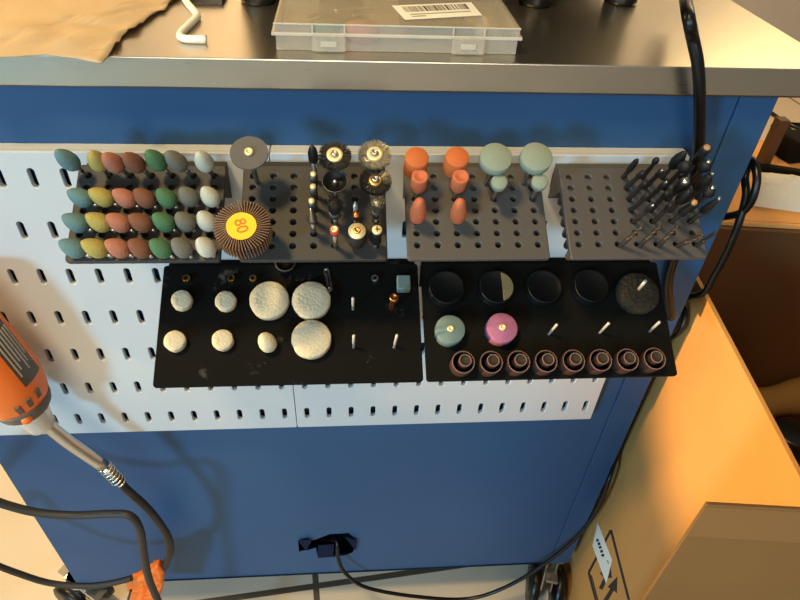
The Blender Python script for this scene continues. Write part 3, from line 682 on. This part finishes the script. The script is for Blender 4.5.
inside('felt_cone', 'cream felt cone inside the right end of the clear box', 'polisher', MB().lathe([(0, 0), (3.6, 0), (4, 3), (2.6, 8), (0, 9)], 20), M['felt'], 98, 24, 1.3)
inside('abrasive_roll', 'dark roll of abrasive inside the clear storage box', 'abrasive', MB().lathe([(0, 0), (11, 0), (11, 8), (0, 8)], 28), M['tray_dark'], 30, 44, 1.3)
inside('abrasive_block', 'dark green block at the back inside the clear box', 'abrasive', MB().box(-16, 16, -9, 9, 0, 8, bev=1), M['wire_dark'], 75, 45, 1.3)
for i, (x0, y0, x1, y1) in enumerate([(309, 17, 331, 11), (352, 16, 372, 12), (335, 11, 372, 8)]):
    a = onZ(x0, y0, Z + 9.8); b2 = onZ(x1, y1, Z + 9.8)
    tag(part('spare_shank', MB().tube([a, (a + b2) / 2 + Vector((0, 1.5, 0)), b2], .8, 8), M['steel']), ['bright bent steel shank at the left inside the clear box', 'bright zigzag steel shank near the middle of the clear box', 'long thin steel shank towards the back of the clear box'][i], 'shank')

# brown paper
rnd = random.Random(11)
edge = [(-60, 57), (-20, 56.5), (20, 54.5), (45, 53), (70, 56), (101, 61.8), (113, 49), (120, 43.5), (122, 36), (129, 31.5), (136, 30), (143, 23), (152, 16), (158, 11.5), (165, 10.5), (169, 4), (178, -3), (190, -16), (150, -45), (60, -50), (-60, -45)]
pts = [onZ(x, y, Z + 1.2) for x, y in edge]
cu = plate([(p.x, p.y) for p in pts], [], .5)
bm = cu.bm
bmesh.ops.triangulate(bm, faces=bm.faces[:])
for _ in range(4): 
    es = [e for e in bm.edges if e.calc_length() > 6]
    if es: bmesh.ops.subdivide_edges(bm, edges=es, cuts=1, use_grid_fill=True); bmesh.ops.triangulate(bm, faces=[f for f in bm.faces if len(f.verts) > 4])
for v in bm.verts:
    q = Vector((v.co.x * .045, v.co.y * .05, 0)); r_ = abs(noise.noise(q)) * 4.2 + abs(noise.noise(q * 2.7 + Vector((5, 1, 0)))) * 2.0
    f_ = max(0.0, min(1.0, (v.co.y - 3) / 10)); v.co.z += Z + .8 + r_ * f_ + (2.4 - 0 if v.co.y < 2.5 else .2)
    if v.co.y < 2.5: v.co.z -= 2.4
for f in bm.faces: f.smooth = True
tag(part('paper_sheet', cu, M['paper']), 'crumpled cream packing paper with a torn edge on the left of the worktop', 'paper')
R = [onZ(x, y, Z + 1.9) for x, y in [(178, -14), (186, 1), (196.5, 14), (195, 19), (181, 33), (184, 38.5), (206.5, 39)]]
tag(part('bent_rod', MB().tube(R, 1.75, 12, 5), M['white_paint']), 'white zigzag bent rod lying beside the packing paper', 'rod')
a = onZ(184, 4, Z); tag(part('steel_plate', MB().box(0, 20, 0, 40, 0, 3.2, IX((a.x, a.y, Z)), bev=.4), M['dsteel']), 'dark flat steel plate lying behind the white bent rod', 'plate')
mc = thing('bench_machine', 'dark benchtop machine standing on black feet behind the storage box', 'machine', IX((205, 150, Z)))
part('machine_body', MB().box(-112, 112, -52, 110, 12, 130, bev=6), M['tray_black'], mc)
part('base_plate', MB().box(-112, 60, -60, 110, 8, 13, bev=1), M['dsteel'], mc)
for x, y in ((-102, -61), (105, -44), (52, -52), (-102, 90), (100, 90)):
    part('foot', MB().lathe([(0, 0), (9, 0), (9.6, 2), (8.4, 12.5), (0, 12.5)], 24), M['rubber'], mc, IX((x, y, 0)))

# ------------------------------------------------------------------ rotary tool hanging in front of the board
HY = -27
def hp(x, y, Y=HY): return onY(x, y, Y)
a2 = hp(29, 409); a0 = hp(29 - 64, 409 - 77); a3 = hp(66, 440); a4 = hp(104, 466); a5 = hp(120, 482)
ax = (a2 - a0).normalized(); Mx = frame(a2, ax, (0, -1, 0)); Li = Mx.inverted()
cl = Li @ CAM; aC = math.atan2(cl.y, cl.x)
rl_ = Li.to_3x3() @ Vector((.77, -.2, .6)); sgn = 1 if math.sin(math.atan2(rl_.y, rl_.x) - aC) > 0 else -1
AN = lambda d: aC + sgn * math.radians(d)
RZ = lambda d: Matrix.Rotation(AN(d), 4, 'Z')
t = thing('rotary_tool', 'orange rotary tool with dark collar hanging nose down at the left', 'power tool', Mx)
RB = 19.0
part('shell', MB().lathe([(0, -96), (14, -94), (17.5, -80), (RB, -45), (RB + .2, -28), (RB - .7, -20), (17.0, -13), (15.6, -9.5), (0, -9.5)], 48), M['tool_orange'], t)
part('collar', MB().lathe([(0, -10), (15.9, -10), (15.3, -6), (14.2, -3), (12.4, -.8), (10, 0), (0, 0)], 48), M['tool_dark'], t)
for d in (-13, 7, 28):
    part('vent_slot', MB().box(-.8, .35, -1.5, 1.5, -3.6, 3.6, RZ(d) @ IX((17.9, 0, -16 - .05 * d)) @ Matrix.Rotation(math.radians(-18), 4, 'Y'), bev=.3), M['tool_dark'], t)
part('spindle_lock', MB().lathe([(0, 0), (3.0, 0), (2.8, .9), (0, 1.2)], 20, RZ(-16) @ IX((14.9, 0, -5.6)) @ Matrix.Rotation(PI / 2 + .25, 4, 'Y')), M['tool_orange'], t)
lb = MB(); n = 10
for k in range(n):
    A = [AN(16 + 44 * q / n) for q in (k, k + 1)]
    P = [((RB - .75) * math.cos(a), (RB - .75) * math.sin(a), -70) for a in A] + [((RB + .05) * math.cos(a), (RB + .05) * math.sin(a), -27) for a in A[::-1]]
    lb.prism(P, (.3 * math.cos(A[0]), .3 * math.sin(A[0]), 0))
lo = part('rating_label', lb, M['tool_label'], t)
lm = MB()
for k in range(6):
    lm.box(-.3, .32, -.4, .4, -62, -33 - (k % 3) * 4, RZ(22 + k * 6.5) @ IX((RB - .1, 0, 0)))
part('label_print', lm, M['ink_pale'], lo)
part('nose_cap', MB().lathe([(0, -.5), (9.6, -.5), (9.4, 4), (8.0, 12), (7.8, 15), (5.2, 17), (0, 17)], 32), M['frost_rim'], t)
sx = MB().tube([Li @ a2, Li @ a3, Li @ a4], 4.0, 18, 4); part('ferrule', sx, M['chrome'], t)
sg = MB(); Fm = frame(Li @ a4, (Li @ a5) - (Li @ a4)); dl = (a5 - a4).length
coil = [Fm @ Vector((4.0 * math.cos(q), 4.0 * math.sin(q), dl * q / (2 * PI * 6))) for q in [k * PI / 8 for k in range(97)]]
part('spring_guard', sg.tube(coil, .75, 8, 1).tube([Li @ a4, Li @ a5], 3.3, 14, 1), M['chrome'], t)
hose = [hp(118, 480), hp(126, 489), hp(145, 506), hp(160, 524), hp(169, 540), hp(170, 553), hp(165, 566), hp(160, 574)]
tag(part('drive_hose', MB().tube(hose, 2.9, 14), M['hose']), 'dark rubber hose running from the rotary tool down to the orange tape', 'hose')
tp_ = MB(); o_ = [(127, 581), (142, 573), (158, 562), (165.5, 568), (164, 580), (161, 592), (157, 606), (128, 606), (131, 594)]
mb = plate([(hp(x, y).x, hp(x, y).z) for x, y in o_], [], 9, 2.5, 3)
bmesh.ops.triangulate(mb.bm, faces=mb.bm.faces[:])
for _ in range(3):
    bmesh.ops.subdivide_edges(mb.bm, edges=[e for e in mb.bm.edges if e.calc_length() > 2.5], cuts=1); bmesh.ops.triangulate(mb.bm, faces=mb.bm.faces[:])
for v in mb.bm.verts:
    q = v.co * .22; v.co += Vector((noise.noise(q), noise.noise(q + Vector((7, 0, 0))), noise.noise(q + Vector((0, 7, 0))) * 1.6)) * .9
tt = part('tape_wrap', MB().merge(mb.bm, Matrix(((1, 0, 0, 0), (0, 0, 1, HY + 4.5), (0, 1, 0, 0), (0, 0, 0, 1)))), M['tape'])
tag(tt, 'bright orange tape wrapped round the hoses at the lower left', 'tape')
c1 = [Vector((-420, -10, -497)), Vector((-330, -20, -440)), Vector((-200, -40, -300)), hp(-60, 478, -42), hp(-20, 495, -42), hp(10, 506, -42), hp(40, 513, -42), hp(75, 515.5, -42), hp(110, 514, -43), hp(130, 516, -45), hp(140, 530, -46), hp(144, 556, -47), hp(150, 582, -47), hp(163, 612, -46), hp(172, 640, -46), Vector((20, -60, -470)), Vector((0, -90, -496)), Vector((-60, -120, -497))]
tag(part('power_cable', MB().tube(c1, 2.75, 12), M['hose']), 'dark cable bending sharply down in front of the orange tape', 'cable')
c2 = [Vector((-380, -60, -497)), Vector((-290, -50, -470)), Vector((-190, -40, -390)), hp(-50, 540, -36), hp(-10, 562, -36), hp(20, 574, -36), hp(50, 583, -36), hp(85, 586, -36), hp(112, 583, -35), hp(132, 578, -33)]
tag(part('power_cable', MB().tube(c2, 2.35, 12), M['hose']), 'dark cable from the lower left into the orange tape', 'cable')
c3 = [hp(131, 590, -44), hp(128, 600, -44), hp(126, 612, -44)]
tag(part('power_cable', MB().tube(c3, .9, 8), M['hose']), 'thin dark wire hanging over the orange tape', 'cable')

# ------------------------------------------------------------------ black cables on the right
b1 = [onZ(676, -60, Z + 60), onZ(682, -20, Z + 20), onY(687.5, 12, -3), onY(693, 40, -6), onY(697.5, 62, -8), onY(699.5, 90, -8), onY(699.5, 130, -5), onY(697, 170, -2), onY(688, 220, 1), onY(674, 258, 4), onY(668, 285, 4), onY(671, 318, 3)]
tag(part('black_cable', MB().tube(b1, 2.75, 14), M['rubber']), 'thick black cable hanging over the front edge of the worktop', 'cable')
b2 = [onX(672, 300, 371), onX(690, 296, 370), onX(704, 292, 370), onX(714, 276, 370), onX(728, 250, 370), onX(739, 222, 370), onX(746, 196, 371), onX(745, 176, 371), onX(752, 160, 371), onX(757, 178, 371), onX(752, 200, 371), onX(742, 212, 371), onX(728, 216, 370), onX(712, 218, 370)]
tag(part('black_cable', MB().tube(b2, 2.2, 12), M['rubber']), 'looped black cable hanging along the right side of the cabinet', 'cable')
b3 = [onY(322, 540, 22), onY(336, 541, 10), onY(338, 558, 2), onY(346, 574, -3), onY(368, 588, -6), onY(420, 597, -8), onY(470, 598.5, -8), onY(512, 584, -7), onY(555, 556, -5), onY(583, 530, -3), onY(600, 504, -2), onY(609, 480, 1), onX(617, 455, 366), onX(626, 430, 366), onX(640, 400, 366)]
tag(part('black_cable', MB().tube(b3, 1.75, 12), M['rubber']), 'black cable trailing from the torn hole across the floor to the box', 'cable')
b4 = [onX(684, 308, 368), onX(684.5, 318, 367), onX(681, 330, 366), onX(674, 336, 366), onX(664, 338, 368)]
tag(part('black_cable', MB().tube(b4, 1.9, 10), M['rubber']), 'short black cable bend showing behind the right corner of the black tray', 'cable')

# ------------------------------------------------------------------ big cardboard box
YAW = math.radians(6); E = Vector((math.sin(YAW), math.cos(YAW), 0)); NN = Vector((math.cos(YAW), -math.sin(YAW), 0))
BO = Vector((372, 9, 0)); BZ = -87
Bm = Matrix((NN, E, Vector((0, 0, 1)))).transposed().to_4x4(); Bm.translation = BO + Vector((0, 0, FLOOR))
S0, S1, BW = -152, 92, 300; HB = BZ - FLOOR
bt = thing('cardboard_box', 'large open brown cardboard box standing beside the blue cabinet', 'box', Bm)
part('box_panel', MB().box(0, 3, S0, S1, 1, HB, bev=.4), M['card'], bt)
part('box_panel', MB().box(3.2, BW, S1 - 3, S1, 1, HB, bev=.4), M['card'], bt)
part('box_panel', MB().box(BW - 3, BW, S0, S1 - 3.2, 1, HB, bev=.4), M['card'], bt)
part('box_panel', MB().box(3.2, BW - 3.2, S0, S0 + 3, 1, HB - 60, bev=.4), M['card'], bt)
part('box_bottom', MB().box(3.2, BW - 3.2, S0 + 3, S1 - 3.2, 1, 4), M['card'], bt)
part('box_flap', MB().box(4, BW, 0, 74, 0, 2.6, IX((0, S1 + .5, HB - 2.6)) @ Matrix.Rotation(math.radians(-7), 4, 'X'), bev=.4), M['card'], bt)
Bi = Bm.inverted()
def fpt(x, y, o=0.0): return Bi @ (onplane(x, y, NN, BO) - NN * o)
def line_poly(b, x0, y0, x1, y1, w=2.6):
    d = Vector((x1 - x0, y1 - y0)).normalized(); q = Vector((-d.y, d.x)) * w / 2
    b.prism([fpt(x0 + q.x, y0 + q.y, .12), fpt(x1 + q.x, y1 + q.y, .12), fpt(x1 - q.x, y1 - q.y, .12), fpt(x0 - q.x, y0 - q.y, .12)], (.1, 0, 0))
pr = MB()
for L in ((611, 530, 629, 600), (611, 530, 588.8, 572.5), (588.8, 572.5, 597, 604), (591.5, 575, 599, 604)): line_poly(pr, *L, w=2.4 if L[0] != 591.5 else 1.0)
for dx, dy in ((0, 0), (-16, -4)):
    P = [(601, 604), (610.5, 588.5), (607.5, 587), (617.5, 576.5), (617, 593.5), (614, 590.5), (606, 604)]
    if dx: P = [(599, 588), (604, 577.5), (600, 573.5), (610, 562), (612, 578), (608, 578), (602.5, 590)]
    pr.prism([fpt(x, y, .12) for x, y in P], (.1, 0, 0))
part('printed_mark', pr, M['ink_dark'], bt)
sl = part('label_sticker', MB().prism([fpt(x, y, .35) for x, y in [(598, 522.5), (612.3, 560), (606.5, 583.5), (592.8, 546)]], (.2, 0, 0)), M['sticker_w'], bt)
tx = MB()
for x, y in [(597.5, 540), (599, 543.5), (600.2, 547), (601.6, 551), (602.8, 555)]: tx.prism([fpt(x - 1.2, y - .6, .42), fpt(x + 1.4, y - 1.4, .42), fpt(x + 2, y + 1.2, .42), fpt(x - .6, y + 2, .42)], (.1, 0, 0))
for x, y in [(608, 561), (608.6, 563)]: tx.prism([fpt(x - .5, y - .5, .42), fpt(x + .5, y - .7, .42), fpt(x + .7, y + .6, .42), fpt(x - .3, y + .8, .42)], (.1, 0, 0))
part('label_print', tx, M['ink_dark'], sl)
tag(part('shade_board', MB().box(4, BW - 4, S1 - 9, S1 - 3.4, 4.2, HB - 2.5, Bm, bev=.4), M['shade_board']), 'added dark brown board in place of shade on the far inside wall of the open box', 'board')  # added board, paints the shaded interior over the far wall
tag(part('spray_can', MB().lathe([(0, 0), (17, 0), (17, 246), (15.5, 252), (15.5, 256), (14, 257), (0, 257)], 36), M['black'], None, Bm @ IX((136, 21, 4.5))), 'black round-topped can standing inside the cardboard box', 'can')
tag(part('packing_paper', MB().tube([Bm @ Vector(p) for p in ((24, 62, 196), (100, 62, 232), (180, 63, 262), (270, 62, 256))], lambda q: 15 + 2 * math.sin(q * 34), 18, 10), M['card_b']), 'long roll of brown packing paper lying across the inside of the open box', 'paper')
# cardboard sheet standing in front of the box
q0 = BO + E * (S0 - 14)
pc = onplane(707, 505, E, q0); Sm = Matrix((NN, E, Vector((0, 0, 1)))).transposed().to_4x4(); Sm.translation = Vector((pc.x, pc.y, FLOOR))
sh = thing('cardboard_sheet', 'folded brown cardboard sheet standing upright at the lower right corner', 'cardboard', Sm)
HS = pc.z - FLOOR
part('front_liner', MB().box(0, 260, 0, 1.7, 0, HS, bev=.25), M['card_b'], sh)
def flute():
    b = MB(); 
    for k in range(280): b.box(1 + k * .9, 1.62 + k * .9, .3, 1.45, HS - .2, HS + .22)
    return b
part('fluted_edge', flute(), M['card_edge'], sh)
part('packing_tape', MB().box(-.15, 260, -.14, -.02, HS - 24, HS - 1.2), mat('brown_tape', rgb(118, 86, 50), .45, spec=.3), sh)

# ------------------------------------------------------------------ clutter behind the box
def fz(x, y, zz): return onZ(x, y, zz)
bb = thing('cardboard_box', 'closed brown cardboard box under the white towel behind the open box', 'box', Bm @ IX((-2, 172, 0)))
part('box_body', MB().box(2, 300, 0, 92, 0, HB - 14, bev=1), M['card'], bb)
tw = MB(); nx, ny = 40, 14
grid = [[None] * (ny + 1) for _ in range(nx + 1)]
c0, c1_, c2_, c3_ = fz(752, 196, BZ - 8), fz(840, 212, BZ - 8), fz(840, 232, BZ - 12), fz(738, 214, BZ - 12)
for i in range(nx + 1):
    for j in range(ny + 1):
        u, v = i / nx, j / ny; p = c0 * (1 - u) * (1 - v) + c1_ * u * (1 - v) + c2_ * u * v + c3_ * (1 - u) * v
        hgt = 30 * math.sin(PI * v) ** .6 + 3 * noise.noise(p * .08) + 1.2 * noise.noise(p * .3)
        grid[i][j] = tw.bm.verts.new(p + Vector((0, 0, hgt)))
for i in range(nx):
    for j in range(ny):
        f = tw.face((grid[i][j], grid[i + 1][j], grid[i + 1][j + 1], grid[i][j + 1]))
        if f: f.smooth = True
bmesh.ops.solidify(tw.bm, geom=tw.bm.faces[:], thickness=2.0)
tag(part('towel', tw, M['towel']), 'rolled white towel lying on the cardboard behind the open box', 'towel')
zt = BZ - 14 + .2
p = fz(786, 158, zt); tag(part('power_adapter', MB().box(-8, 50, -12, 14, 0, 22, IX((p.x, p.y, zt)) @ Matrix.Rotation(.2, 4, 'Z'), bev=3), M['matt_black']), 'black power adapter block behind the towel', 'adapter')
p = fz(772, 172, zt); tag(part('tool_bar', MB().box(-26, 60, -4, 4, 0, 6, IX((p.x, p.y, zt)) @ Matrix.Rotation(-.35, 4, 'Z'), bev=1.5), M['matt_black']), 'flat black bar lying between the towel and the adapter', 'bar')
p = fz(790, 183, zt + 6); tag(part('metal_tube', MB().tube([p + Vector((-12, 4, 0)), p + Vector((40, -12, 0))], 5.5, 16, 1), M['chrome']), 'short grey metal tube lying behind the towel', 'tube')
p = fz(756, 165, zt); tag(part('wooden_block', MB().box(-4.5, 4.5, -5, 5, 0, 46, IX((p.x + 2, p.y - 4, zt)), bev=1), M['dark_brown']), 'upright brown wooden block beside the black cables', 'block')
for i, W in enumerate([[(770, 112), (785, 122), (800, 128), (830, 132)], [(772, 126), (790, 124), (815, 126)], [(778, 118), (792, 132), (812, 150)]]):
    tag(part('floor_cable', MB().tube([fz(x, y, FLOOR + 5) for x, y in W], 5, 8), M['rubber']), 'thin black cable on the floor far behind the cabinet, ' + ['curving under the worktop corner', 'running level', 'slanting towards the adapter'][i], 'cable', 'cables on the floor behind')

# ------------------------------------------------------------------ light
def area(name, loc_, target, size, power, col, shape='DISK'):
    l = bpy.data.lights.new(name, 'AREA'); l.energy = power; l.size = size; l.color = col; l.shape = shape
    o = bpy.data.objects.new(name, l); COL.objects.link(o); o.location = Vector(loc_) * K
    d = (Vector(target) - Vector(loc_)); o.rotation_euler = d.to_track_quat('-Z', 'Y').to_euler(); return o
Ldir = Vector((-.62, -.74, .22)).normalized()
area('window_light', Vector((120, 0, -150)) + Ldir * 1800, (120, 0, -150), .36, 40, (.30, .70, 1.0))
def spot(name, loc_, target, half, blend, r, power, col):
    l = bpy.data.lights.new(name, 'SPOT'); l.energy = power; l.color = col; l.spot_size = math.radians(half * 2); l.spot_blend = blend; l.shadow_soft_size = r
    o = bpy.data.objects.new(name, l); COL.objects.link(o); o.location = Vector(loc_) * K
    o.rotation_euler = (Vector(target) - Vector(loc_)).to_track_quat('-Z', 'Y').to_euler(); return o
spot('box_side_spot', (-1900, -350, -110), (372, -60, -100), 3.1, .35, .05, 610, (1.0, .65, .24))  # narrow added spot on the box; cone edge shaped to shade its lower face
area('overhead_lamp', (-260, -330, 1080), (50, 0, 0), .25, 26, (1.0, .72, .32))
area('room_fill', (100, -1600, 640), (100, 0, -100), 1.4, 24, (1.0, .93, .76))  # added soft fill in place of ceiling bounce, lifts the felts
area('left_floor_fill', (-420, 380, 330), (-220, 150, -500), .15, 9, (1.0, .60, .17))  # added unseen source that brightens the floor at left
area('towel_fill', (760, 520, 420), (520, 190, -100), .45, 3.2, (1.0, .72, .36))  # added unseen source that brightens the towel and clutter behind the box
area('wall_fill', (200, 1050, 1000), (200, 1500, 500), .5, 62, (1.0, .64, .27))  # added to brighten the back wall that the worktop reflects
wd = bpy.data.worlds.new('World'); scene.world = wd; wd.use_nodes = True
bg = wd.node_tree.nodes['Background']; bg.inputs[0].default_value = (.85, .93, 1.0, 1); bg.inputs[1].default_value = .17
vs = scene.view_settings; vs.view_transform = 'Standard'; vs.look = 'None'; vs.exposure = 0; vs.gamma = 1; vs.use_curve_mapping = False
